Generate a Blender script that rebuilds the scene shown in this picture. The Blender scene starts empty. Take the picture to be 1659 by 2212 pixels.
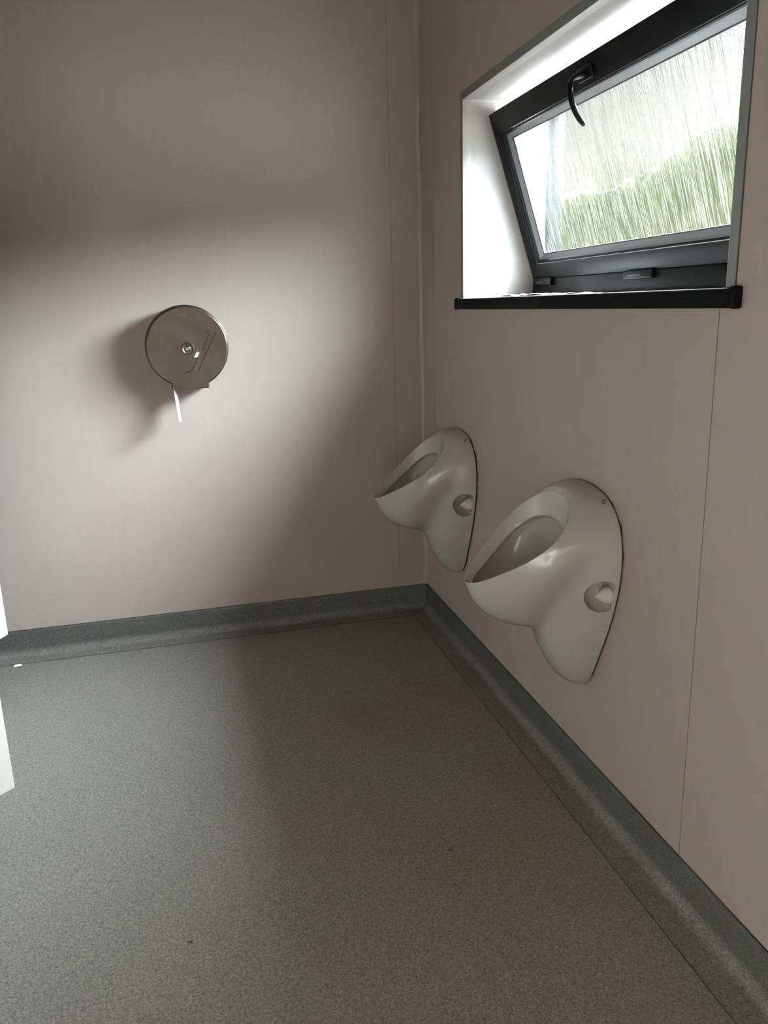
import bpy, bmesh, math, random
from mathutils import Vector, Matrix, Euler
from mathutils.bvhtree import BVHTree

random.seed(4)
PI = math.pi
scn = bpy.context.scene
COL = scn.collection

# ------------------------------------------------------------------ camera
cam_d = bpy.data.cameras.new('camera')
cam = bpy.data.objects.new('camera', cam_d)
COL.objects.link(cam)
cam.location = (-0.8967, -2.9299, 1.2)
cam.rotation_euler = (1.3154063, 0.02910542, -0.25065467)
cam_d.sensor_fit = 'VERTICAL'
cam_d.sensor_height = 36.0
cam_d.sensor_width = 27.0
cam_d.lens = 1721.02 * 36.0 / 2212.0
cam_d.clip_start = 0.02
scn.camera = cam

# ------------------------------------------------------------------ view
vs = scn.view_settings
scn.display_settings.display_device = 'sRGB'
vs.view_transform = 'Standard'
vs.look = 'None'
vs.gamma = 1.0
vs.use_curve_mapping = False
vs.exposure = 0.28

# ------------------------------------------------------------------ world: overcast sky, bright overhead, pale near the horizon
SKY_HI = 5.0
SKY_LO = 0.82
w = bpy.data.worlds.new('overcast_sky')
scn.world = w
w.use_nodes = True
nt = w.node_tree
nt.nodes.clear()
wo = nt.nodes.new('ShaderNodeOutputWorld')
bg = nt.nodes.new('ShaderNodeBackground')
tc = nt.nodes.new('ShaderNodeTexCoord')
sx = nt.nodes.new('ShaderNodeSeparateXYZ')
nt.links.new(tc.outputs['Generated'], sx.inputs[0])
mr = nt.nodes.new('ShaderNodeMapRange')
mr.interpolation_type = 'SMOOTHSTEP'
mr.inputs['From Min'].default_value = 0.25
mr.inputs['From Max'].default_value = 0.55
mr.inputs['To Min'].default_value = SKY_LO
mr.inputs['To Max'].default_value = SKY_HI
nt.links.new(sx.outputs['Z'], mr.inputs['Value'])
ground = nt.nodes.new('ShaderNodeMapRange')
ground.inputs['From Min'].default_value = -0.05
ground.inputs['From Max'].default_value = 0.02
ground.inputs['To Min'].default_value = 0.25
ground.inputs['To Max'].default_value = 1.0
nt.links.new(sx.outputs['Z'], ground.inputs['Value'])
mul = nt.nodes.new('ShaderNodeMath')
mul.operation = 'MULTIPLY'
nt.links.new(mr.outputs[0], mul.inputs[0])
nt.links.new(ground.outputs[0], mul.inputs[1])
# veiled sun: a broad bright area of cloud
LOBE_AZ, LOBE_POW, LOBE_GAIN = math.radians(20), 6.5, 760.0
flat = nt.nodes.new('ShaderNodeVectorMath')
flat.operation = 'MULTIPLY'
flat.inputs[1].default_value = (1, 1, 0)
nt.links.new(tc.outputs['Generated'], flat.inputs[0])
nrm = nt.nodes.new('ShaderNodeVectorMath')
nrm.operation = 'NORMALIZE'
nt.links.new(flat.outputs[0], nrm.inputs[0])
dotn = nt.nodes.new('ShaderNodeVectorMath')
dotn.operation = 'DOT_PRODUCT'
dotn.inputs[1].default_value = (math.cos(LOBE_AZ), -math.sin(LOBE_AZ), 0)
nt.links.new(nrm.outputs[0], dotn.inputs[0])
mx0 = nt.nodes.new('ShaderNodeMath')
mx0.operation = 'MAXIMUM'
mx0.inputs[1].default_value = 0.0
nt.links.new(dotn.outputs['Value'], mx0.inputs[0])
pw = nt.nodes.new('ShaderNodeMath')
pw.operation = 'POWER'
pw.inputs[1].default_value = LOBE_POW
nt.links.new(mx0.outputs[0], pw.inputs[0])
hz = nt.nodes.new('ShaderNodeMapRange')
hz.interpolation_type = 'SMOOTHSTEP'
hz.inputs['From Min'].default_value = 0.12
hz.inputs['From Max'].default_value = 0.19
hz.inputs['To Min'].default_value = 0.0
hz.inputs['To Max'].default_value = LOBE_GAIN
nt.links.new(sx.outputs['Z'], hz.inputs['Value'])
lb = nt.nodes.new('ShaderNodeMath')
lb.operation = 'MULTIPLY'
nt.links.new(pw.outputs[0], lb.inputs[0])
nt.links.new(hz.outputs[0], lb.inputs[1])
rise = nt.nodes.new('ShaderNodeMapRange')          # brighter cloud higher up
rise.inputs['From Min'].default_value = 0.15
rise.inputs['From Max'].default_value = 0.70
rise.inputs['To Min'].default_value = 0.36
rise.inputs['To Max'].default_value = 1.35
nt.links.new(sx.outputs['Z'], rise.inputs['Value'])
tot = nt.nodes.new('ShaderNodeMath')
tot.operation = 'MULTIPLY'
nt.links.new(rise.outputs[0], tot.inputs[0])
nt.links.new(lb.outputs[0], tot.inputs[1])
bg2 = nt.nodes.new('ShaderNodeBackground')
bg2.inputs['Color'].default_value = (0.80, 0.955, 1.13, 1)
nt.links.new(tot.outputs[0], bg2.inputs['Strength'])
nt.links.new(mul.outputs[0], bg.inputs['Strength'])
bg.inputs['Color'].default_value = (1.0, 1.0, 0.95, 1)
addw = nt.nodes.new('ShaderNodeAddShader')
nt.links.new(bg.outputs[0], addw.inputs[0])
nt.links.new(bg2.outputs[0], addw.inputs[1])
nt.links.new(addw.outputs[0], wo.inputs[0])


def area(name, loc, rot, sx_, sy_, power, color, portal=False):
    d = bpy.data.lights.new(name, 'AREA')
    d.shape = 'RECTANGLE'
    d.size = sx_
    d.size_y = sy_
    d.energy = power
    d.color = color
    if portal:
        d.cycles.is_portal = True
    o = bpy.data.objects.new(name, d)
    o.location = loc
    o.rotation_euler = rot
    COL.objects.link(o)
    return o


# daylight coming in at the window (portal); added warm fill lamp in the unseen doorway
area('window_portal', (0.335, -1.0965, 1.50), (0, PI / 2, 0), 0.60, 1.32, 1.0, (1, 1, 1), portal=True)
DOOR_LIGHT = area('doorway_fill', (-1.2, -4.15, 1.05), (PI / 2, 0, 0), 0.85, 1.9, 1.5, (1.0, 0.70, 0.48))


# ------------------------------------------------------------------ materials
def new_mat(name):
    m = bpy.data.materials.new(name)
    m.use_nodes = True
    n = m.node_tree
    return m, n, n.nodes['Principled BSDF'], n.nodes['Material Output']


def coord(n, kind='Object', scale=(1, 1, 1)):
    t = n.nodes.new('ShaderNodeTexCoord')
    mp = n.nodes.new('ShaderNodeMapping')
    mp.inputs['Scale'].default_value = scale
    n.links.new(t.outputs[kind], mp.inputs[0])
    return mp.outputs[0]


def noise(n, vec, scale, detail=3, rough=0.5, dist=0.0):
    t = n.nodes.new('ShaderNodeTexNoise')
    t.inputs['Scale'].default_value = scale
    t.inputs['Detail'].default_value = detail
    t.inputs['Roughness'].default_value = rough
    t.inputs['Distortion'].default_value = dist
    n.links.new(vec, t.inputs['Vector'])
    return t.outputs['Fac']


def ramp(n, fac, stops):
    r = n.nodes.new('ShaderNodeValToRGB')
    el = r.color_ramp.elements
    while len(el) < len(stops):
        el.new(0.5)
    for e, (p, c) in zip(el, stops):
        e.position = p
        e.color = c if len(c) == 4 else (*c, 1)
    n.links.new(fac, r.inputs[0])
    return r.outputs[0]


def mixc(n, fac, a, b, blend='MIX'):
    m = n.nodes.new('ShaderNodeMix')
    m.data_type = 'RGBA'
    m.blend_type = blend
    if isinstance(fac, (int, float)):
        m.inputs[0].default_value = fac
    else:
        n.links.new(fac, m.inputs[0])
    for i, v in ((6, a), (7, b)):
        if isinstance(v, tuple):
            m.inputs[i].default_value = v if len(v) == 4 else (*v, 1)
        else:
            n.links.new(v, m.inputs[i])
    return m.outputs[2]


def bump(n, height, strength, dist, normal_to):
    b = n.nodes.new('ShaderNodeBump')
    b.inputs['Strength'].default_value = strength
    b.inputs['Distance'].default_value = dist
    n.links.new(height, b.inputs['Height'])
    n.links.new(b.outputs[0], normal_to)
    return b


def simple(name, color, rough, metallic=0.0, var=0.05, vscale=30, bstr=0.0, bscale=200, coat=0.0, spec=0.5):
    m, n, p, o = new_mat(name)
    v = coord(n)
    f = noise(n, v, vscale, 4)
    c1 = tuple(max(0, c * (1 - var)) for c in color)
    c2 = tuple(min(1, c * (1 + var)) for c in color)
    n.links.new(ramp(n, f, [(0.3, c1), (0.7, c2)]), p.inputs['Base Color'])
    p.inputs['Roughness'].default_value = rough
    p.inputs['Metallic'].default_value = metallic
    p.inputs['Coat Weight'].default_value = coat
    p.inputs['Specular IOR Level'].default_value = spec
    if bstr:
        bump(n, noise(n, v, bscale, 2), bstr, 0.0005, p.inputs['Normal'])
    return m


def make_wall_mat():
    m, n, p, o = new_mat('hygienic_wall_cladding')
    v = coord(n)
    big = noise(n, v, 1.6, 3, 0.5)
    c = ramp(n, big, [(0.3, (0.356, 0.286, 0.244)), (0.7, (0.374, 0.303, 0.261))])
    # faint vertical streaks of old cleaning marks
    vv = coord(n, scale=(60, 60, 5))
    st = noise(n, vv, 1.0, 4, 0.6)
    c = mixc(n, 0.02, c, ramp(n, st, [(0.35, (0.35, 0.32, 0.3)), (0.65, (0.75, 0.73, 0.7))]))
    n.links.new(c, p.inputs['Base Color'])
    p.inputs['Roughness'].default_value = 0.42
    p.inputs['Specular IOR Level'].default_value = 0.35
    h = noise(n, v, 260, 3, 0.6)
    bump(n, h, 0.16, 0.0006, p.inputs['Normal'])
    return m


def make_floor_mat(name, tint=(0.84, 0.755, 0.685), stains=True):
    m, n, p, o = new_mat(name)
    v = coord(n)
    a = noise(n, v, 210, 2, 0.55, 1.2)
    c = ramp(n, a, [(0.37, (0.068, 0.068, 0.062)), (0.47, (0.15, 0.15, 0.139)),
                    (0.54, (0.20, 0.20, 0.186)), (0.67, (0.30, 0.30, 0.278))])
    b = noise(n, v, 480, 2, 0.5)
    c = mixc(n, 0.35, c, ramp(n, b, [(0.4, (0.10, 0.10, 0.09)), (0.6, (0.25, 0.25, 0.235))]))
    if stains:
        s = ramp(n, noise(n, v, 7.0, 4, 0.6), [(0.35, (0.2,) * 3), (0.65, (1, 1, 1))])
        tcn = n.nodes.new('ShaderNodeTexCoord')
        for (px_, py_, rad, amt) in ((-0.47, -0.84, 0.22, 0.7), (-0.16, -0.80, 0.30, 0.6), (-0.07, -1.22, 0.22, 0.75), (-0.30, -1.50, 0.30, 0.6),
                                     (-0.62, -1.30, 0.22, 0.35)):
            ds = n.nodes.new('ShaderNodeVectorMath')
            ds.operation = 'DISTANCE'
            ds.inputs[1].default_value = (px_, py_, 0.0)
            n.links.new(tcn.outputs['Object'], ds.inputs[0])
            mr_ = n.nodes.new('ShaderNodeMapRange')
            mr_.interpolation_type = 'SMOOTHSTEP'
            mr_.inputs['From Min'].default_value = rad
            mr_.inputs['From Max'].default_value = rad * 0.25
            mr_.inputs['To Min'].default_value = 0.0
            mr_.inputs['To Max'].default_value = amt
            n.links.new(ds.outputs['Value'], mr_.inputs['Value'])
            mm = n.nodes.new('ShaderNodeMath')
            mm.operation = 'MULTIPLY'
            n.links.new(mr_.outputs[0], mm.inputs[0])
            n.links.new(s, mm.inputs[1])
            c = mixc(n, mm.outputs[0], c, mixc(n, 1.0, c, (0.92, 0.72, 0.55), 'MULTIPLY'))
    c = mixc(n, 1.0, c, tint, 'MULTIPLY')
    if not stains:                      # upstand is coloured darker than the strip lying on the floor
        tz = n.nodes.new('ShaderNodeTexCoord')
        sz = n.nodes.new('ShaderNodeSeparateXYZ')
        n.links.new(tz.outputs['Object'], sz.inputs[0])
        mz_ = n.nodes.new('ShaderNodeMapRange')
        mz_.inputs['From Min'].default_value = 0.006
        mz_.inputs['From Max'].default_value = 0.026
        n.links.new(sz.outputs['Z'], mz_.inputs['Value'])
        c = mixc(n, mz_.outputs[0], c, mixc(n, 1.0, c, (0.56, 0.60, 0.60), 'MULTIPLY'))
    n.links.new(c, p.inputs['Base Color'])
    p.inputs['Roughness'].default_value = 0.5
    p.inputs['Specular IOR Level'].default_value = 0.35
    bump(n, b, 0.25, 0.0006, p.inputs['Normal'])
    return m


def make_glass_mat():
    m, n, p, o = new_mat('rain_textured_glass')
    n.nodes.remove(p)
    v = coord(n, scale=(1, 240, 5))
    a = noise(n, v, 1.0, 3, 0.55, 0.6)
    v2 = coord(n, scale=(1, 420, 60))
    a2 = noise(n, v2, 1.0, 2, 0.6, 0.5)
    mixh = mixc(n, 0.35, a, a2)
    tr = n.nodes.new('ShaderNodeBsdfTransparent')
    n.links.new(ramp(n, mixh, [(0.40, (0.42, 0.43, 0.40)), (0.5, (0.80, 0.81, 0.78)), (0.57, (0.97, 0.98, 0.95))]),
                tr.inputs['Color'])
    rf = n.nodes.new('ShaderNodeBsdfRefraction')
    rf.inputs['IOR'].default_value = 1.045
    rf.inputs['Roughness'].default_value = 0.24
    rf.inputs['Color'].default_value = (0.95, 0.97, 0.95, 1)
    b = n.nodes.new('ShaderNodeBump')
    b.inputs['Strength'].default_value = 1.0
    b.inputs['Distance'].default_value = 0.03
    n.links.new(mixh, b.inputs['Height'])
    n.links.new(b.outputs[0], rf.inputs['Normal'])
    gl = n.nodes.new('ShaderNodeBsdfGlossy')
    gl.inputs['Roughness'].default_value = 0.15
    n.links.new(b.outputs[0], gl.inputs['Normal'])
    mx = n.nodes.new('ShaderNodeMixShader')
    n.links.new(ramp(n, mixh, [(0.42, (0.45, 0.45, 0.45)), (0.6, (0.9, 0.9, 0.9))]), mx.inputs[0])
    n.links.new(tr.outputs[0], mx.inputs[1])
    n.links.new(rf.outputs[0], mx.inputs[2])
    m2 = n.nodes.new('ShaderNodeMixShader')
    m2.inputs[0].default_value = 0.05
    # the moulded ridges scatter daylight through the pane as pale streaks
    tl = n.nodes.new('ShaderNodeBsdfTranslucent')
    tl.inputs['Color'].default_value = (0.0112, 0.0100, 0.0074, 1)
    ridge = noise(n, coord(n, scale=(1, 330, 9)), 1.0, 4, 0.6, 0.8)
    m3 = n.nodes.new('ShaderNodeMixShader')
    n.links.new(ramp(n, ridge, [(0.49, (0.0, 0.0, 0.0)), (0.60, (0.75, 0.75, 0.75))]), m3.inputs[0])
    n.links.new(mx.outputs[0], m3.inputs[1])
    n.links.new(tl.outputs[0], m3.inputs[2])
    n.links.new(m3.outputs[0], m2.inputs[1])
    n.links.new(gl.outputs[0], m2.inputs[2])
    n.links.new(m2.outputs[0], o.inputs[0])
    return m


def make_hedge_mat():
    m, n, p, o = new_mat('hedge_foliage')
    v = coord(n)
    c = ramp(n, noise(n, v, 3.0, 5, 0.65), [(0.3, (0.035, 0.046, 0.014)), (0.5, (0.065, 0.08, 0.028)),
                                            (0.7, (0.09, 0.105, 0.045))])
    n.links.new(c, p.inputs['Base Color'])
    p.inputs['Roughness'].default_value = 0.9
    bump(n, noise(n, v, 14, 4, 0.7), 0.6, 0.08, p.inputs['Normal'])
    return m


def make_steel_mat():
    m, n, p, o = new_mat('brushed_stainless_steel')
    v = coord(n)
    c = ramp(n, noise(n, v, 9, 4, 0.6), [(0.3, (0.050, 0.038, 0.028)), (0.7, (0.074, 0.057, 0.043))])
    n.links.new(c, p.inputs['Base Color'])
    p.inputs['Metallic'].default_value = 0.9
    n.links.new(ramp(n, noise(n, v, 12, 4, 0.6), [(0.3, (0.3,) * 3), (0.7, (0.42,) * 3)]), p.inputs['Roughness'])
    bump(n, noise(n, coord(n, scale=(20, 20, 900)), 1.0, 2), 0.06, 0.0004, p.inputs['Normal'])
    return m


M = {
    'wall': make_wall_mat(),
    'floor': make_floor_mat('speckled_safety_vinyl'),
    'cove': make_floor_mat('speckled_cove_vinyl', (0.68, 0.605, 0.55), False),
    'seam': simple('dark_weld_seam', (0.03, 0.028, 0.024), 0.7),
    'joint': simple('wall_joint_sealant', (0.15, 0.11, 0.085), 0.8),
    'joint_pale': simple('pale_joint_sealant', (0.25, 0.20, 0.165), 0.8),
    'ceil': simple('white_ceiling_panel', (0.26, 0.21, 0.17), 0.8),
    'ceramic': simple('glazed_vitreous_china', (0.41, 0.38, 0.33), 0.19, var=0.012, vscale=6, coat=0.35),
    'cap': simple('white_plastic_cap', (0.60, 0.54, 0.47), 0.4, var=0.02),
    'gasket': simple('dark_gasket_and_gap', (0.02, 0.014, 0.013), 0.9),
    'mark': simple('dark_printed_mark', (0.05, 0.045, 0.04), 0.6),
    'black': simple('black_upvc', (0.002, 0.002, 0.0021), 0.38, var=0.1, spec=0.10),
    'black_gloss': simple('black_sill_upvc', (0.002, 0.002, 0.002), 0.6, var=0.1, spec=0.05),
    'handle': simple('black_handle', (0.002, 0.002, 0.002), 0.35, var=0.1, spec=0.10),
    'bead': simple('grey_glazing_bead', (0.10, 0.10, 0.093), 0.35, var=0.05),
    'reveal': simple('white_reveal_lining', (0.27, 0.24, 0.21), 0.4, var=0.02, vscale=8),
    'trim': simple('grey_reveal_edge_trim', (0.16, 0.163, 0.147), 0.5, var=0.04),
    'glass': make_glass_mat(),
    'hedge': make_hedge_mat(),
    'lawn': simple('pale_concrete_paving', (0.09, 0.083, 0.075), 0.9, var=0.15, vscale=3),
    'steel': make_steel_mat(),
    'chrome': simple('chrome_lock', (0.62, 0.60, 0.57), 0.18, 1.0, var=0.03),
    'paper': simple('white_tissue_paper', (0.84, 0.80, 0.74), 0.9, var=0.03, vscale=60, bstr=0.3),
    'panel': simple('white_cubicle_laminate', (0.60, 0.545, 0.48), 0.4, var=0.02, vscale=4),
    'debris': simple('dark_dead_leaf', (0.03, 0.022, 0.015), 0.9),
}


# ------------------------------------------------------------------ helpers
def link(name, bm, mat, parent=None, smooth=None, loc=None):
    me = bpy.data.meshes.new(name)
    bmesh.ops.recalc_face_normals(bm, faces=bm.faces[:])
    bm.to_mesh(me)
    bm.free()
    o = bpy.data.objects.new(name, me)
    COL.objects.link(o)
    if mat:
        me.materials.append(M[mat])
    if parent:
        o.parent = parent
    if loc:
        o.location = loc
    if smooth is not None:
        for f in me.polygons:
            f.use_smooth = True
        me.set_sharp_from_angle(angle=math.radians(smooth))
    return o


def box(bm, a, b, bevel=0.0, seg=2):
    x0, y0, z0 = (min(a[i], b[i]) for i in range(3))
    x1, y1, z1 = (max(a[i], b[i]) for i in range(3))
    vs_ = [bm.verts.new(p) for p in ((x0, y0, z0), (x1, y0, z0), (x1, y1, z0), (x0, y1, z0),
                                     (x0, y0, z1), (x1, y0, z1), (x1, y1, z1), (x0, y1, z1))]
    fs = [bm.faces.new([vs_[i] for i in q]) for q in
          ((0, 3, 2, 1), (4, 5, 6, 7), (0, 1, 5, 4), (1, 2, 6, 5), (2, 3, 7, 6), (3, 0, 4, 7))]
    if bevel:
        es = list({e for f in fs for e in f.edges})
        bmesh.ops.bevel(bm, geom=es, offset=bevel, segments=seg, affect='EDGES', profile=0.6)
    return bm


def boxes(name, lst, mat, parent=None, bevel=0.0, seg=2, smooth=None):
    bm = bmesh.new()
    for a, b in lst:
        box(bm, a, b, bevel, seg)
    return link(name, bm, mat, parent, smooth if smooth is not None else (35 if bevel else None))


def empty(name, loc, label=None, cat=None, group=None, rot=(0, 0, 0)):
    o = bpy.data.objects.new(name, None)
    o.location = loc
    o.rotation_euler = rot
    o.empty_display_size = 0.05
    COL.objects.link(o)
    return tag(o, label, cat, group)


def tag(o, label=None, cat=None, group=None, kind=None):
    for k, v in (('label', label), ('category', cat), ('group', group), ('kind', kind)):
        if v:
            o[k] = v
    return o


def struct(o):
    o['kind'] = 'structure'
    return o


def prism(bm, pts, axis, t0, t1):
    """Extrude a closed 2D outline along an axis (x: pts=(y,z); y: pts=(x,z))."""
    def P(p, t):
        return (t, p[0], p[1]) if axis == 'x' else (p[0], t, p[1]) if axis == 'y' else (p[0], p[1], t)
    A = [bm.verts.new(P(p, t0)) for p in pts]
    B = [bm.verts.new(P(p, t1)) for p in pts]
    k = len(pts)
    bm.faces.new(A)
    bm.faces.new(B[::-1])
    for i in range(k):
        bm.faces.new((A[i], B[i], B[(i + 1) % k], A[(i + 1) % k]))


def loops_mesh(bm, loops, closed=True, cap0=False, cap1=False):
    rows = [[bm.verts.new(p) for p in L] for L in loops]
    k = len(rows[0])
    for a, b in zip(rows, rows[1:]):
        for i in range(k if closed else k - 1):
            j = (i + 1) % k
            bm.faces.new((a[i], a[j], b[j], b[i]))
    if cap0:
        bm.faces.new(rows[0][::-1])
    if cap1:
        bm.faces.new(rows[-1])
    return rows


def apply_mods(o):
    dg = bpy.context.evaluated_depsgraph_get()
    dg.update()
    me = bpy.data.meshes.new_from_object(o.evaluated_get(dg))
    o.modifiers.clear()
    o.data = me
    return o


def boolean(o, cutters, op='DIFFERENCE'):
    for c in cutters:
        md = o.modifiers.new('b', 'BOOLEAN')
        md.operation = op
        md.object = c
        md.solver = 'EXACT'
    bpy.context.view_layer.update()
    apply_mods(o)
    for c in cutters:
        bpy.data.objects.remove(c)
    return o


# ------------------------------------------------------------------ room shell
Y0, Y1 = -0.434, -1.757          # outer edges of the window trim
OY0, OY1 = -0.451, -1.741        # clear opening
OZ0, OZ1 = 1.21, 1.790
TZ = 1.807
WALL_T = 0.33
XL, YF, ZC = -2.9, -4.1, 2.45    # left wall, front wall, ceiling

# window wall built round its opening
bm = bmesh.new()
box(bm, (0, 0.12, -0.1), (WALL_T, OY0, ZC))
box(bm, (0, OY1, -0.1), (WALL_T, YF - 0.12, ZC))
box(bm, (0, OY0, -0.1), (WALL_T, OY1, OZ0 - 0.03))
box(bm, (0, OY0, OZ1), (WALL_T, OY1, ZC))
struct(link('wall_right', bm, 'wall'))
struct(boxes('wall_back', [((XL - 0.12, 0, -0.1), (0, 0.12, ZC))], 'wall'))
struct(boxes('wall_left', [((XL - 0.12, YF, -0.1), (XL, 0, ZC))], 'wall'))
# front wall with a doorway
struct(boxes('wall_front', [((XL - 0.12, YF - 0.12, -0.1), (-1.65, YF, ZC)), ((-0.75, YF - 0.12, -0.1), (0, YF, ZC)),
                            ((-1.65, YF - 0.12, 2.05), (-0.75, YF, ZC))], 'wall'))
struct(boxes('ceiling', [((XL - 0.12, YF - 0.12, ZC), (WALL_T, 0.12, ZC + 0.08))], 'ceil'))
struct(boxes('floor', [((XL - 0.12, YF - 0.12, -0.1), (0, 0, 0))], 'floor'))

# panel joints of the cladding: slim sealed strips
J = 0.0012
struct(boxes('trim_1', [((-0.1137, -0.0004, 0.125), (-0.1113, 0.002, ZC)), ((-0.128, -0.0008, 0.1225), (-0.110, 0.001, 0.1240))],
             'joint_pale'))
struct(boxes('trim_2', [((-0.0004, -1.7217, 0.096), (0.002, -1.7195, 1.176)),
                        ((-0.0004, -1.7217, TZ), (0.002, -1.7195, ZC))], 'joint'))
struct(boxes('trim_3', [((-0.0003, -0.1437, 0.125), (0.002, -0.1423, ZC))], 'joint_pale'))
# moulded inside corner of the cladding
bm = bmesh.new()
r = 0.012
pts = [(0, 0)] + [(-r + r * math.sin(a), -r + r * math.cos(a)) for a in [i * PI / 2 / 6 for i in range(7)]]
prism(bm, [(p[0], p[1]) for p in pts], 'z', 0.096, ZC)
struct(link('trim_4', bm, 'wall', smooth=40))

# coved skirting: profile (distance from wall, height), mitred in the corner
CH, CW, CR = 0.096, 0.080, 0.030
prof = [(0.0, CH), (0.0022, CH), (0.0032, CH - 0.0015)]
prof += [(0.0035, 0.085)]
for i in range(9):
    a = i / 8 * PI / 2
    prof.append((0.0035 + CR * (1 - math.cos(a)), 0.0015 + CR * (1 - math.sin(a))))
prof += [(0.060, 0.0012), (CW, 0.0010), (CW, -0.004), (0.0, -0.004)]


def cove(name, run):
    bm = bmesh.new()
    L = [[run(d, h, t) for d, h in prof] for t in (0, 1)]
    loops_mesh(bm, L, True, True, True)
    return struct(link(name, bm, 'cove', smooth=40))


MIT = 0.0006
cove('baseboard_back', lambda d, h, t: ((-d - MIT) if t == 0 else XL, -d, h))
cove('baseboard_right', lambda d, h, t: (-d, (-d - MIT) if t == 0 else YF, h))
# dark line of the cove top and of the welded seam on the floor
struct(boxes('trim_5', [((XL, -0.0040, CH - 0.0002), (-0.001, 0, CH + 0.0014))], 'seam'))
struct(boxes('trim_6', [((-0.0040, YF, CH - 0.0002), (0, -0.001, CH + 0.0014))], 'seam'))
struct(boxes('trim_7', [((XL, -CW - 0.0016, 0), (-CW + 0.0, -CW + 0.0002, 0.0013))], 'seam'))
struct(boxes('trim_8', [((-CW - 0.0018, YF, 0), (-CW + 0.0002, -CW, 0.0013))], 'seam'))
bm = bmesh.new()
mp_ = [(d + 0.0004, h + 0.0004) for d, h in prof[1:15]]
loops_mesh(bm, [[(-d - s * 0.0010 - s * 0.0, -d + s * 0.0010, h) for d, h in mp_] for s in (-0.7, 0.7)], False)
struct(link('trim_9', bm, 'seam'))

# ------------------------------------------------------------------ window
win = empty('window_1', (0.236, -1.0965, 1.21))
win['kind'] = 'structure'
wi = Matrix.Translation((-0.236, 1.0965, -1.21))


def wpart(o, parent=win):
    """world coordinates -> child of the window empty"""
    o.data.transform(wi)
    return o


def wbox(name, lst, mat, bevel=0.0, parent=win):
    return wpart(boxes(name, lst, mat, parent, bevel))


# white lining of the deep reveal
wbox('reveal_lining', [((-0.001, OY0, OZ0), (0.275, OY0 - 0.003, OZ1)), ((-0.001, OY1, OZ0), (0.275, OY1 + 0.003, OZ1)),
                       ((-0.001, OY0, OZ1), (0.275, OY1, OZ1 - 0.003))], 'reveal')
# small return of the edge trim round the inside of the opening
wbox('trim_return', [((-0.003, OY0 - 0.003, OZ0), (0.022, OY0 - 0.0055, OZ1 - 0.003)),
                     ((-0.003, OY1 + 0.003, OZ0), (0.022, OY1 + 0.0055, OZ1 - 0.003)),
                     ((-0.003, OY0 - 0.003, OZ1 - 0.003), (0.022, OY1 + 0.003, OZ1 - 0.0055))], 'reveal', 0.0006)
# flat grey face of the edge trim
wbox('edge_trim', [((-0.0035, Y0, OZ0 - 0.0), (0.0, OY0 - 0.003, TZ)), ((-0.0035, Y1, OZ0 - 0.0), (0.0, OY1 + 0.003, TZ)),
                   ((-0.0035, OY0 - 0.003, OZ1 - 0.003), (0.0, OY1 + 0.003, TZ))], 'trim', 0.0008)
wbox('trim_shadow_gap', [((-0.0012, Y0 + 0.0025, OZ0), (0.0, Y0, TZ + 0.0015)), ((-0.0012, Y1 - 0.0022, OZ0), (0.0, Y1, TZ + 0.0015)),
                         ((-0.0012, Y0, TZ), (0.0, Y1, TZ + 0.0015))], 'seam')
# fixed black outer frame
fr = wbox('outer_frame', [((0.278, OY0, 1.25), (0.33, OY1, 1.305)), ((0.236, OY0, OZ0), (0.33, OY1, 1.261)), ((0.275, OY0, OZ1), (0.33, OY1, OZ1 - 0.03)),
                          ((0.278, OY0, 1.261), (0.33, OY0 - 0.010, OZ1 - 0.03)),
                          ((0.278, OY1, 1.261), (0.33, OY1 + 0.03, OZ1 - 0.03))], 'black', 0.002)
for ya, yb in ((-0.478, -0.600), (-1.020, -1.150)):
    h = wbox('hinge_cover', [((0.226, ya, 1.242), (0.240, yb, 1.2635))], 'black', 0.003, parent=win)
    s = wbox('hinge_screw_plate', [((0.2248, ya - 0.022, 1.2505), (0.2262, yb + 0.05, 1.2530))], 'bead', 0.0004, parent=h)

# sill board with its black nosing and end caps (a thing laid on the wall)
sill = empty('window_sill', (0.0, -1.09, 1.176))
sill.name = 'trim_10'
sill['kind'] = 'structure'
si = Matrix.Translation((0.0, 1.09, -1.176))


def sbox(name, lst, mat, bevel=0.0):
    o = boxes(name, lst, mat, sill, bevel)
    o.data.transform(si)
    return o


sbox('sill_board', [((-0.010, OY0 - 0.001, 1.182), (0.236, OY1 + 0.001, 1.2095))], 'reveal', 0.002)
sbox('sill_nosing', [((-0.014, -0.414, 1.1765), (-0.0005, -1.766, 1.2085))], 'black_gloss', 0.003)
sbox('end_cap', [((-0.0155, -0.403, 1.1755), (0.0, -0.415, 1.2105))], 'black_gloss', 0.004)
sbox('end_cap', [((-0.017, -1.762, 1.1755), (0.0, -1.778, 1.2125))], 'black_gloss', 0.005)

# tilted hopper sash: local Z runs up the sash, local X points outdoors
TILT = math.atan2(0.156, 0.480)
sash = bpy.data.objects.new('opening_sash', None)
COL.objects.link(sash)
# the sash frame mesh carries the tilt itself, its own parts hang below it
SY0, SY1, SH = -0.456, -1.737, 0.505
bpy.data.objects.remove(sash)


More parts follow.
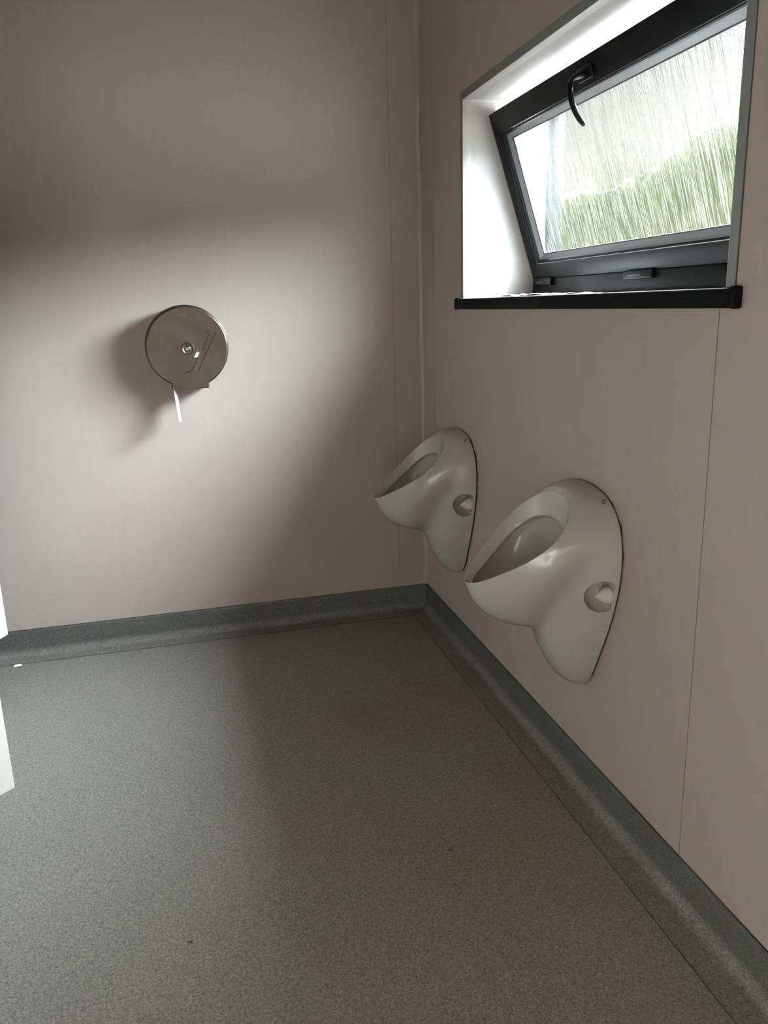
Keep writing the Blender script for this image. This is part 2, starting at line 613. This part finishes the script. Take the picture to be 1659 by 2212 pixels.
def frame_ring(bm, y0, y1, z0, z1, wl, wb, wt, x0, x1, bev=0.0):
    """four mitred bars"""
    o_ = [(y0, z0), (y1, z0), (y1, z1), (y0, z1)]
    i_ = [(y0 - wl, z0 + wb), (y1 + wl, z0 + wb), (y1 + wl, z1 - wt), (y0 - wl, z1 - wt)]
    for k in range(4):
        j = (k + 1) % 4
        q = [o_[k], o_[j], i_[j], i_[k]]
        g = bmesh.new()
        prism(g, q, 'x', x0, x1)
        bmesh.ops.recalc_face_normals(g, faces=g.faces[:])
        if bev:
            bmesh.ops.bevel(g, geom=g.edges[:], offset=bev, segments=2, affect='EDGES', profile=0.6)
        tmp = bpy.data.meshes.new('t')
        g.to_mesh(tmp)
        g.free()
        bm.from_mesh(tmp)
        bpy.data.meshes.remove(tmp)


bm = bmesh.new()
frame_ring(bm, SY0, SY1, 0.0, SH, 0.056, 0.046, 0.062, 0.0, 0.034, 0.0012)
sash = link('opening_sash', bm, 'black', win, 35)
SASH_M = Matrix.Translation((0.0, 1.0965, 1.263 - 1.21)) @ Matrix.Rotation(-TILT, 4, 'Y')
# geometry is authored with y in world values, so shift it after rotating
sash.matrix_local = SASH_M


def spart(name, bm, mat, smooth=None, parent=None):
    o = link(name, bm, mat, parent or sash, smooth)
    return o


# chamfered inner lip, then glazing bead, then dark gasket, then glass
bm = bmesh.new()


def ring_loft(bm, a, b):
    """a, b: (inset_side, inset_bottom, inset_top, x)"""
    def rect(q):
        l, bo, t, x = q
        return [(x, SY0 - l, bo), (x, SY1 + l, bo), (x, SY1 + l, SH - t), (x, SY0 - l, SH - t)]
    A = [bm.verts.new(p) for p in rect(a)]
    B = [bm.verts.new(p) for p in rect(b)]
    for i in range(4):
        j = (i + 1) % 4
        bm.faces.new((A[i], A[j], B[j], B[i]))


ring_loft(bm, (0.0575, 0.0475, 0.0635, 0.001), (0.0600, 0.050, 0.066, -0.0005))
ring_loft(bm, (0.0600, 0.050, 0.066, -0.0005), (0.0635, 0.0535, 0.0695, 0.002))
ring_loft(bm, (0.0635, 0.0535, 0.0695, 0.002), (0.0665, 0.0565, 0.0725, 0.010))
spart('inner_lip', bm, 'black', None)
bm = bmesh.new()
ring_loft(bm, (0.0665, 0.0565, 0.0725, 0.010), (0.0800, 0.0700, 0.0860, 0.020))
ring_loft(bm, (0.0800, 0.0700, 0.0860, 0.020), (0.0800, 0.0700, 0.0860, 0.030))
spart('glazing_bead', bm, 'bead', None)
bm = bmesh.new()
ring_loft(bm, (0.0795, 0.0695, 0.0855, 0.0195), (0.0825, 0.0725, 0.0885, 0.021))
ring_loft(bm, (0.0825, 0.0725, 0.0885, 0.021), (0.0825, 0.0725, 0.0885, 0.0245))
spart('rubber_gasket', bm, 'gasket', None)
bm = bmesh.new()
vv = [bm.verts.new(p) for p in ((0.024, SY0 - 0.07, 0.06), (0.024, SY1 + 0.07, 0.06), (0.024, SY1 + 0.07, SH - 0.076), (0.024, SY0 - 0.07, SH - 0.076))]
bm.faces.new(vv)
gl = spart('glass_pane', bm, 'glass')

# window handle: plate on the top rail, lever hanging down
hy, hz = -1.050, 0.470
bm = bmesh.new()
box(bm, (-0.008, hy - 0.034, hz - 0.015), (0.001, hy + 0.034, hz + 0.015), 0.004, 3)
plate = spart('handle_plate', bm, 'handle', 40)
path = [((0.0, 0.470), 0.011, 0.011), ((-0.022, 0.471), 0.010, 0.009), ((-0.040, 0.469), 0.010, 0.006), ((-0.049, 0.460), 0.0105, 0.0064),
        ((-0.054, 0.440), 0.0105, 0.0062), ((-0.0545, 0.415), 0.0105, 0.0062), ((-0.050, 0.392), 0.0103, 0.0062),
        ((-0.041, 0.370), 0.0100, 0.0058), ((-0.036, 0.362), 0.0090, 0.0048)]
bm = bmesh.new()
L = []
for i, ((px_, pz_), wy, th) in enumerate(path):
    q0 = path[max(0, i - 1)][0]
    q1 = path[min(len(path) - 1, i + 1)][0]
    d = Vector((q1[0] - q0[0], q1[1] - q0[1])).normalized()
    nrm = Vector((-d.y, d.x))
    L.append([(px_ + nrm.x * th * math.sin(a), hy + wy * math.cos(a), pz_ + nrm.y * th * math.sin(a))
              for a in [k / 12 * 2 * PI for k in range(12)]])
loops_mesh(bm, L, True, True, True)
lever = link('handle_lever', bm, 'handle', plate, 50)
md = lever.modifiers.new('s', 'SUBSURF')
md.levels = md.render_levels = 1
plate.parent = sash

# crumpled tissue left lying on the sill
bm = bmesh.new()
nx, ny = 10, 34
rows = []
for i in range(nx + 1):
    row = []
    for j in range(ny + 1):
        u, v_ = i / nx, j / ny
        x = 0.07 + 0.10 * u + 0.008 * math.sin(v_ * 9)
        y = -0.575 - 0.43 * v_ + 0.02 * math.sin(u * 5)
        z = 1.2103 + 0.0075 * abs(math.sin(v_ * 13 + u * 4) * math.cos(u * 6 + v_ * 5)) * (1 - v_ * 0.5)
        row.append((x, y, z))
    rows.append(row)
loops_mesh(bm, rows, False)
ti = link('tissue', bm, 'paper', None, 60)
md = ti.modifiers.new('s', 'SOLIDIFY')
md.thickness = 0.0008
md.offset = 1
tag(ti, 'crumpled white tissue lying flat on the window sill', 'tissue')

# ------------------------------------------------------------------ urinals
UZ = 0.283
HALF = [
    # rim          bowl1                 bowl2                  bowl3                  crease                 low1                   low2                   low3                   wall
    [(.307, 0, .574), (.287, 0, .524), (.248, 0, .484), (.190, 0, .458), (.132, 0, .440), (.113, 0, .390), (.084, 0, .332), (.046, 0, .292), (0, 0, .283)],
    [(.292, .035, .582), (.269, .046, .532), (.231, .050, .492), (.182, .045, .467), (.130, .034, .450), (.108, .044, .398), (.078, .042, .340), (.046, .036, .300), (0, .034, .289)],
    [(.270, .057, .596), (.247, .071, .550), (.214, .076, .512), (.172, .069, .487), (.127, .056, .472), (.106, .064, .422), (.077, .065, .372), (.040, .064, .336), (0, .064, .322)],
    [(.240, .082, .617), (.220, .095, .577), (.193, .098, .544), (.157, .090, .522), (.121, .079, .507), (.101, .084, .464), (.074, .088, .424), (.038, .090, .392), (0, .089, .374)],
    [(.207, .104, .638), (.191, .115, .606), (.170, .118, .580), (.141, .111, .562), (.110, .103, .548), (.092, .108, .512), (.066, .114, .478), (.034, .117, .448), (0, .118, .434)],
    [(.177, .120, .660), (.163, .131, .634), (.145, .135, .614), (.121, .131, .600), (.095, .126, .587), (.078, .131, .559), (.056, .139, .533), (.028, .144, .512), (0, .146, .503)],
    [(.149, .128, .682), (.137, .140, .662), (.121, .146, .646), (.101, .146, .635), (.080, .146, .626), (.064, .151, .608), (.044, .159, .593), (.022, .165, .583), (0, .168, .578)],
    [(.124, .125, .704), (.114, .139, .691), (.100, .149, .682), (.082, .155, .675), (.063, .160, .669), (.048, .166, .663), (.032, .171, .659), (.016, .174, .656), (0, .175, .654)],
    [(.099, .106, .731), (.091, .120, .726), (.079, .131, .723), (.065, .140, .722), (.050, .147, .721), (.038, .152, .720), (.025, .156, .720), (.012, .159, .720), (0, .160, .720)],
    [(.082, .076, .752), (.076, .087, .754), (.066, .096, .756), (.054, .103, .758), (.042, .108, .760), (.031, .112, .761), (.020, .114, .762), (.010, .116, .763), (0, .117, .764)],
    [(.073, .040, .764), (.068, .046, .770), (.060, .050, .774), (.050, .054, .777), (.039, .057, .779), (.029, .059, .780), (.019, .060, .781), (.010, .061, .782), (0, .062, .782)],
    [(.070, 0, .768), (.065, 0, .775), (.058, 0, .780), (.048, 0, .783), (.038, 0, .785), (.028, 0, .786), (.019, 0, .787), (.010, 0, .788), (0, 0, .788)],
]
INNER = [(.284, 0, .566), (.272, .026, .571), (.250, .044, .580), (.222, .064, .594), (.192, .084, .610), (.166, .098, .626),
         (.143, .106, .643), (.122, .103, .662), (.104, .087, .682), (.094, .062, .695), (.089, .033, .703), (.087, 0, .706)]


def full(half):
    return half + [(p[0], -p[1], p[2]) for p in half[-2:0:-1]]


def compensate(grid):
    """move control points outward so that the subdivided surface passes near the given points"""
    R_, K = len(grid), len(grid[0])
    out = []
    for r_ in range(R_):
        row = []
        for k in range(K):
            P = Vector(grid[r_][k])
            a, b = Vector(grid[r_][(k - 1) % K]), Vector(grid[r_][(k + 1) % K])
            d = (P - (a + 4 * P + b) / 6)
            if 0 < r_ < R_ - 1:
                a, b = Vector(grid[r_ - 1][k]), Vector(grid[r_ + 1][k])
                d = d + (P - (a + 4 * P + b) / 6) * 0.8
            row.append(P + d)
        out.append(row)
    return out


def urinal_body():
    ns = 9
    outer = [full([HALF[t][s] for t in range(12)]) for s in range(ns)]       # outer[0]=rim ... outer[8]=wall
    outer = outer[::-1]                                                       # wall -> rim
    rim = Vector((.175, 0, .66))
    rimL = outer[-1]
    inn = full(INNER)
    lipo = [tuple(Vector(p) + Vector((0, 0, -.0035)) + (Vector(q) - Vector(p)) * 0.05) for p, q in zip(rimL, outer[-2])]
    lipi = [tuple(Vector(p) + (Vector(q) - Vector(p)).normalized() * 0.0045 + Vector((0, 0, -.0008))) for p, q in zip(rimL, inn)]
    mid = [tuple(Vector(p) * 0.45 + Vector(q) * 0.55) for p, q in zip(lipi, inn)]
    c = Vector((.165, 0, .60))
    def push(loop, k, dz, lim=1.0):
        return [tuple(c + Vector(((Vector(p) - c).x * k, (Vector(p) - c).y * k, 0)) + Vector((0, 0, (Vector(p) - c).z * lim + dz))) for p in loop]
    def wide(loop, kb, kf, dz, lim):
        out = []
        for p in loop:
            q = Vector(p) - c
            t = min(1, max(0, (p[0] - 0.15) / 0.12))
            k = kb + (kf - kb) * t
            out.append(tuple(c + Vector((q.x * k, q.y * k, q.z * lim + dz))))
        return out
    u1 = wide(inn, 1.14, 1.02, -.001, 1.0)
    u2 = wide(inn, 1.24, 1.03, -.016, 0.97)
    u3 = wide(inn, 1.16, 0.98, -.055, 0.8)
    u4 = push(inn, 0.75, -.095, 0.45)
    u5 = push(inn, 0.4, -.112, 0.2)
    u6 = push(inn, 0.12, -.116, 0.1)
    grid = outer[:-1] + [lipo, rimL, lipi, mid, inn, u1, u2, u3, u4, u5, u6]
    grid = compensate(grid[:len(outer) - 1]) + [[Vector(p) for p in L_] for L_ in grid[len(outer) - 1:]]
    # keep the foot of the shell flat against the wall plane, then close the back
    back0 = [Vector((0.0050, p.y, p.z)) for p in grid[0]]
    back1 = [Vector((0.0050, p.y * 0.9, 0.54 + (p.z - 0.54) * 0.9)) for p in grid[0]]
    grid[0] = [Vector((0.0065, p.y, p.z)) for p in grid[0]]
    grid = [back1, back0] + grid
    bm = bmesh.new()
    loops_mesh(bm, [[(-p.x, p.y, p.z - UZ) for p in L_] for L_ in grid], True, True, True)
    return bm


def outline_plate(scale, x0, x1):
    pts = [(y * scale, 0.54 + (z - 0.54) * scale - UZ) for (_, y, z) in full([HALF[t][8] for t in range(12)])]
    bm = bmesh.new()
    prism(bm, pts, 'x', -x1, -x0)
    return bm


def ellipsoid(center, rad, cut_x=None, seg=28, rings=18):
    bm = bmesh.new()
    bmesh.ops.create_uvsphere(bm, u_segments=seg, v_segments=rings, radius=1.0)
    for v in bm.verts:
        v.co = Vector((v.co.x * rad[0], v.co.y * rad[1], v.co.z * rad[2]))
        if cut_x is not None and v.co.x > cut_x:
            v.co.x = cut_x
        v.co += Vector(center)
    return bm


def build_urinal():
    root = empty('urinal', (0, 0, UZ))
    body = link('bowl', urinal_body(), 'ceramic', root)
    md = body.modifiers.new('s', 'SUBSURF')
    md.levels = md.render_levels = 3
    apply_mods(body)
    cuts = []
    for s in (1, -1):
        bm = ellipsoid((-0.036, s * 0.150, 0.560 - UZ), (0.038, 0.052, 0.041), 0.021)
        c = link('cut', bm, None)
        c.location = (0, 0, UZ)
        cuts.append(c)
    boolean(body, cuts)
    for f in body.data.polygons:
        f.use_smooth = True
    body.data.set_sharp_from_angle(angle=math.radians(42))
    bv = body.modifiers.new('bv', 'BEVEL')
    bv.width = 0.0022
    bv.segments = 3
    bv.limit_method = 'ANGLE'
    bv.angle_limit = math.radians(42)
    bv.harden_normals = True
    if 'ceramic' and not body.data.materials:
        body.data.materials.append(M['ceramic'])
    link('wall_gap_shade', outline_plate(0.985, -0.0005, 0.0056), 'gasket', root)  # dark plate in the gap at the wall; the shade is in its colour
    # conical screw caps in the two side recesses
    for s in (1, -1):
        bm = bmesh.new()
        L = []
        for x, r in ((0.010, 0.004), (0.010, 0.0185), (0.013, 0.0198), (0.018, 0.0196), (0.024, 0.0175), (0.032, 0.0125), (0.040, 0.0065),
                     (0.044, 0.0028), (0.0452, 0.0006)):
            L.append([(-x - 0.005, s * 0.146 + r * math.cos(a), 0.560 - UZ + r * math.sin(a)) for a in [k / 28 * 2 * PI for k in range(28)]])
        loops_mesh(bm, L, True, True, True)
        link('screw_cap', bm, 'cap', root, 60)
    # small dark maker's mark on the near upper side
    bmt = bmesh.new()
    bmt.from_mesh(body.data)
    bvh = BVHTree.FromBMesh(bmt)
    bm = bmesh.new()

    hit0, nor0 = bvh.ray_cast(Vector((-0.8967, -1.6419, 1.2 - UZ)), Vector((0.8967, 1.5639, -0.444)).normalized())[:2]
    up = (Vector((0, 0, 1)) - nor0 * nor0.z).normalized()
    side = nor0.cross(up)

    def stamp(cu, cv, rx, rz, rot, w_):
        ring = []
        for k in range(20):
            a = k / 20 * 2 * PI
            for q in (1.0, 1.0 - w_):
                u_, v_ = rx * q * math.cos(a), rz * q * math.sin(a)
                u2_ = cu + u_ * math.cos(rot) - v_ * math.sin(rot)
                v2_ = cv + u_ * math.sin(rot) + v_ * math.cos(rot)
                st = hit0 + side * u2_ + up * v2_ + nor0 * 0.02
                hit = bvh.ray_cast(st, -nor0)[0] or (st - nor0 * 0.02)
                ring.append(bm.verts.new(hit + nor0 * 0.0005))
        for k in range(20):
            j = (k + 1) % 20
            bm.faces.new((ring[2 * k], ring[2 * j], ring[2 * j + 1], ring[2 * k + 1]))
    stamp(0, 0, 0.0046, 0.0086, 0.35, 0.30)
    stamp(0.0008, 0.0032, 0.0019, 0.0022, 0, 0.7)
    stamp(-0.0008, -0.0028, 0.0019, 0.0022, 0, 0.7)
    bmt.free()
    link('printed_mark', bm, 'mark', body)
    return root


def copy_tree(o, parent=None):
    c = o.copy()
    COL.objects.link(c)
    c.parent = parent
    for ch in o.children:
        copy_tree(ch, c)
    return c


u1 = build_urinal()
bpy.context.view_layer.update()
u2 = copy_tree(u1)
u1.location.y = -0.405
u2.location.y = -1.288
tag(u1, 'off-white ceramic wall urinal hung nearer the room corner, partly behind the other', 'urinal', 'wall urinals below the window')
tag(u2, 'off-white ceramic wall urinal nearer the camera, hung below the middle of the window', 'urinal', 'wall urinals below the window')

# ------------------------------------------------------------------ jumbo toilet roll dispenser
DX, DZ, DR = -0.8635, 1.078, 0.1335
disp = empty('toilet_roll_dispenser', (DX, 0, 0.941),
             'round brushed steel jumbo toilet roll dispenser on the back wall', 'dispenser')
dz0 = 0.941


def drum_outline(r_, hw, zb, fil=0.006, n_=72):
    """circle with a short straight spout at the bottom, local x,z about the drum centre"""
    a0 = math.asin((hw + fil) / (r_ + fil))
    zc = -math.cos(a0) * (r_ + fil)
    pts = []
    for i in range(n_ + 1):
        a = -PI / 2 + a0 + (2 * PI - 2 * a0) * i / n_
        pts.append((r_ * math.cos(a), r_ * math.sin(a)))
    # left: fillet then spout corner
    for k in range(1, 5):
        a = PI / 2 - a0 + (0 - (PI / 2 - a0)) * k / 4
        pts.append((-(hw + fil) + fil * math.cos(a), zc + fil * math.sin(a)))
    pts.append((-hw, zb))
    pts.append((hw, zb))
    for k in range(4, 0, -1):
        a = PI / 2 - a0 + (0 - (PI / 2 - a0)) * k / 4
        pts.append(((hw + fil) - fil * math.cos(a), zc + fil * math.sin(a)))
    return pts


def drum_loops(specs):
    """specs: list of (radius, half width, bottom, y)"""
    return [[(x, y, z + DZ - dz0) for x, z in drum_outline(r_, hw, zb)] for r_, hw, zb, y in specs]


# body shell against the wall
bm = bmesh.new()
loops_mesh(bm, drum_loops([(0.1375, .0625, -.139, 0.0), (0.1375, .0625, -.139, -0.058), (0.1395, .0635, -.139, -0.060),
                           (0.1395, .0635, -.139, -0.064), (0.1370, .062, -.138, -0.065), (0.1330, .058, -.136, -0.065), (0.1330, .058, -.136, -0.002)]),
           True, False, True)
link('back_shell', bm, 'steel', disp, 40)
# hinged front cover, thin sheet: side wall + slightly raised face
bm = bmesh.new()
loops_mesh(bm, drum_loops([(0.1355, .0610, -.1385, -0.066), (0.1355, .0610, -.1385, -0.116), (0.1348, .0605, -.138, -0.1190), (0.1330, .0595, -.1370, -0.1212),
                           (0.1300, .0575, -.1345, -0.1220), (0.1290, .0568, -.1338, -0.1204),
                           (0.1330, .0590, -.1365, -0.1150), (0.1338, .0595, -.1370, -0.066)]), True)
bm.faces.ensure_lookup_table()
cover = link('front_cover', bm, 'steel', disp, 40)
# face sheet with the level window punched through
bm = bmesh.new()
face = [(x, z + DZ - dz0) for x, z in drum_outline(0.1302, .0576, -.1347)]
prism(bm, face, 'y', -0.1220, -0.1206)
fo = link('cover_face', bm, 'steel', disp)
bm = bmesh.new()
dl = lambda x, z: (x - DX, z - dz0)
prism(bm, [dl(-0.8340, 1.0622), dl(-0.8220, 1.0618), dl(-0.8312, 1.0438), dl(-0.8445, 1.0442)], 'y', -0.13, -0.115)
cut = link('cut', bm, None)
cut.location = (DX, 0, dz0)
bpy.context.view_layer.update()
boolean(fo, [cut])
fo.name = 'face_plate'
fo.parent = cover
if not fo.data.materials:
    fo.data.materials.append(M['steel'])


def bar(bm, a, b, w_, h_):
    """raised pressed rib on the face from a to b (world x,z), rounded section"""
    a = Vector(dl(*a))
    b = Vector(dl(*b))
    d = (b - a).normalized()
    n_ = Vector((-d.y, d.x))
    L = []
    for t, k in ((0, .25), (0.02, 0.8), (0.06, 1), (0.94, 1), (0.98, 0.8), (1, .25)):
        c_ = a.lerp(b, t)
        L.append([(c_.x + n_.x * w_ * k * math.cos(q), -0.1218 - h_ * k * math.sin(q), c_.y + n_.y * w_ * k * math.cos(q))
                  for q in [i / 6 * PI for i in range(7)]])
    loops_mesh(bm, L, False)


for a, b in (((-0.7631, 1.1284), (-0.8355, 0.9948)), ((-0.7836, 1.1268), (-0.8156, 1.0682)), ((-0.8326, 1.0388), (-0.8566, 0.9979)),
             ((-0.7836, 1.1284), (-0.7965, 1.1284)), ((-0.8566, 0.9969), (-0.8721, 0.9968))):
    bm = bmesh.new()
    bar(bm, a, b, 0.0018, 0.0020)
    link('pressed_rib', bm, 'steel', cover, 60)

# lock: pressed ring and round key barrel
lx, lz = dl(-0.8618, 1.0745)


def lathe_y(name, prof_, mat, parent, cx, cz, seg=40):
    bm = bmesh.new()
    L = [[(cx + r_ * math.cos(a), y, cz + r_ * math.sin(a)) for a in [k / seg * 2 * PI for k in range(seg)]] for r_, y in prof_]
    loops_mesh(bm, L, True, False, True)
    return link(name, bm, mat, parent, 50)


ring = lathe_y('lock_ring', [(0.0215, -0.1215), (0.0205, -0.1232), (0.0190, -0.1243), (0.0170, -0.1238), (0.0155, -0.1225), (0.0100, -0.1222), (0.0002, -0.1222)],
               'steel', cover, lx, lz)
lk = lathe_y('lock_barrel', [(0.0095, -0.1220), (0.0092, -0.1262), (0.0080, -0.1275), (0.0060, -0.1278), (0.0050, -0.1262), (0.0002, -0.1260)],
             'chrome', ring, lx, lz)
bm = bmesh.new()
box(bm, (lx - 0.0042, -0.1264, lz - 0.0009), (lx + 0.0042, -0.1259, lz + 0.0009))
link('key_slot', bm, 'gasket', lk)
# small pressed mark near the top: three little strokes in a frame
mx, mz = dl(-0.8675, 1.1842)
bm = bmesh.new()
for dx_, w2, h2 in ((-0.0075, .0010, .0016), (-0.0045, .0010, .0026), (0.0, .0012, .0030), (0.0055, .0022, .0032)):
    box(bm, (mx + dx_ - w2, -0.1223, mz - h2), (mx + dx_ + w2, -0.1219, mz + h2))
box(bm, (mx + 0.0028, -0.1224, mz + 0.0032), (mx + 0.0085, -0.1219, mz + 0.0042))
link('pressed_mark', bm, 'mark', cover)

# the paper roll inside and its hanging end
roll = empty('toilet_paper_roll', (DX, -0.06, 0.970),
             'white toilet paper roll inside the steel dispenser with its end hanging out', 'toilet paper')
bm = bmesh.new()
L = []
for r_, y in ((0.012, -0.0585), (0.098, -0.0585), (0.100, -0.0565), (0.100, 0.033), (0.098, 0.035), (0.012, 0.035), (0.012, -0.0585)):
    L.append([(r_ * math.cos(a), y, 0.108 + r_ * math.sin(a)) for a in [k / 48 * 2 * PI for k in range(48)]])
loops_mesh(bm, L)
link('roll', bm, 'paper', roll, 40)
bm = bmesh.new()
rows = []
for i in range(17):
    t = i / 16
    row = []
    for j in range(9):
        s = j / 8
        # strip hangs from the spout; twisted a touch so it is not quite edge-on
        x = -0.0545 + 0.0085 * t ** 1.3 + (s - 0.5) * (0.0052 + 0.004 * math.sin(t * PI))
        y = -0.052 + (0.062 - 0.026 * t) * s
        z = 0.108 - 0.088 - 0.163 * t + 0.45 * 0.0
        row.append((x, y, z + 0.0 + (0.002 * math.sin(s * 7) if i == 16 else 0)))
    rows.append(row)
loops_mesh(bm, rows, False)
sh = link('hanging_sheet', bm, 'paper', roll, 60)
md = sh.modifiers.new('s', 'SOLIDIFY')
md.thickness = 0.0012

# ------------------------------------------------------------------ toilet cubicle doors at the left edge
def cubicle_door(free, hinge, z0, label):
    a, b = Vector(free), Vector(hinge)
    ang = math.atan2(b.y - a.y, b.x - a.x)
    ln = (b - a).length
    root = empty('cubicle_door', (free[0], free[1], z0), label, 'door', 'white cubicle doors', rot=(0, 0, ang))
    boxes('door_panel', [((0, -0.013, 0), (ln, 0.0, 1.85))], 'panel', root, 0.0012)
    for z in (0.25, 1.55):
        h = boxes('hinge', [((ln - 0.045, -0.016, z), (ln + 0.002, 0.003, z + 0.07))], 'chrome', root, 0.002)
    bm = bmesh.new()
    L = [[(0.055 + r_ * math.cos(q), y, 0.90 + r_ * math.sin(q)) for q in [k / 20 * 2 * PI for k in range(20)]]
         for r_, y in ((0.006, -0.013), (0.006, -0.034), (0.017, -0.038), (0.018, -0.048), (0.014, -0.054), (0.001, -0.055))]
    loops_mesh(bm, L, True, False, True)
    link('knob', bm, 'chrome', root, 50)
    return root


cubicle_door((-1.541, -0.165), (-1.79, -0.70), 0.15, 'white cubicle door ajar at the left edge, farther one beside the back wall')
cubicle_door((-1.348, -1.151), (-1.79, -1.52), 0.15, 'white cubicle door ajar at the left edge, nearer one low over the floor')
for k, (ya, yb) in enumerate(((-0.004, -0.09), (-0.73, -0.90), (-1.55, -2.0), (-2.7, -4.095))):
    p_ = empty('cubicle_pilaster', (-1.80, ya, 0.0),
               ['white cubicle front panel against the back wall', 'white cubicle front panel between the two doors',
                'white cubicle front panel behind the nearer door', 'long white cubicle front panel farthest from the back wall'][k], 'partition', 'cubicle front panels')
    boxes('panel', [((-0.013, 0, 0.15), (0.013, yb - ya, 2.0))], 'panel', p_, 0.0012)
    for f_ in (0.25, 0.75):
        yy = (yb - ya) * f_
        boxes('foot', [((-0.008, yy - 0.008, 0.0), (0.008, yy + 0.008, 0.151))], 'chrome', p_, 0.001)
boxes_ = [(-0.82, 'far'), (-1.75, 'near')]
for yy, nm in boxes_:
    p_ = boxes('cubicle_divider', [((XL + 0.002, yy, 0.15), (-1.815, yy + 0.018, 2.0))], 'panel', None, 0.0012)
    tag(p_, 'white dividing panel between cubicles, %s' % ('nearer the back wall' if nm == 'far' else 'farther from the back wall'), 'partition')

# ------------------------------------------------------------------ small litter on the floor
def scrap(name, cx, cy, z, rx, ry, th, mat, label, cat, seed):
    rnd = random.Random(seed)
    bm = bmesh.new()
    k = 11
    top = []
    pts = []
    for i in range(k):
        a = i / k * 2 * PI
        q = 0.65 + 0.5 * rnd.random()
        pts.append((rx * q * math.cos(a), ry * q * math.sin(a)))
    L = [[(x, y, 0) for x, y in pts], [(x * 1.02, y * 1.02, th * 0.5 * (0.6 + rnd.random())) for x, y in pts],
         [(x * 0.55, y * 0.55, th * (0.7 + 0.6 * rnd.random())) for x, y in pts]]
    loops_mesh(bm, L, True, True, True)
    o = link(name, bm, mat, None, 60)
    o.location = (cx, cy, z)
    return tag(o, label, cat)


scrap('paper_scrap', -1.544, -0.095, 0.0011, 0.017, 0.009, 0.004, 'paper', 'tiny torn scrap of white paper on the floor seam at the left', 'paper scrap', 3)
scrap('dirt_speck', -0.400, -1.456, 0.0, 0.006, 0.0035, 0.002, 'debris', 'small dark speck on the floor right of centre, in front of the near urinal', 'debris', 5)
scrap('dirt_speck', -0.976, -1.568, 0.0, 0.0045, 0.003, 0.002, 'debris', 'small dark speck on the floor near the bottom left', 'debris', 8)
scrap('dirt_speck', -1.1055, -0.0012, 1.560, 0.003, 0.002, 0.001, 'debris', 'tiny dark speck on the back wall above the dispenser', 'debris', 9)

# ------------------------------------------------------------------ outdoors
def hedge(name, x0, x1, y0, y1, h, label, seed):
    rnd = random.Random(seed)
    ph = [rnd.random() * 6 for _ in range(6)]
    nu = 60
    prof_ = [(0, 0), (0.0, 0.35), (0.0, 0.7), (0.0, 0.97), (0.02, 1.0), (0.12, 0.96), (0.40, 0.85), (0.8, 0.6), (1.0, 0.30), (1, 0)]
    L = []
    for i in range(nu + 1):
        y = y0 + (y1 - y0) * i / nu
        row = []
        hh = h + 0.07 * math.sin(y * 1.7 + ph[0]) + 0.05 * math.sin(y * 4.3 + ph[1]) - 0.05 * (y - 5)
        for j, (u, v_) in enumerate(prof_):
            row.append((x0 + (x1 - x0) * u + 0.1 * math.sin(y * 3 + j * 2 + ph[2]), y, hh * v_ - 0.1))
        L.append(row)
    bm = bmesh.new()
    loops_mesh(bm, L, False)
    for L_ in (bm.verts[:],):
        pass
    o = link(name, bm, 'hedge', None, 80)
    md = o.modifiers.new('s', 'SUBSURF')
    md.levels = md.render_levels = 2
    tx = bpy.data.textures.new('hedge_clumps', 'CLOUDS')
    tx.noise_scale = 0.35
    md = o.modifiers.new('d', 'DISPLACE')
    md.texture = tx
    md.strength = 0.25
    md.texture_coords = 'LOCAL'
    return tag(o, label, 'hedge')


hedge('hedge', 4.6, 6.4, 2.4, 9.6, 2.85, 'green hedge outside, seen blurred through the textured window glass', 2)
eave = boxes('trim_11', [((WALL_T, -5, 2.12), (0.50, 1.0, 2.30))], 'reveal')
struct(eave)
lawn = boxes('paving', [((WALL_T, -14, -0.35), (30, 20, -0.3))], 'lawn')
tag(lawn, 'pale concrete paving outside below the window', 'paving', kind='stuff')
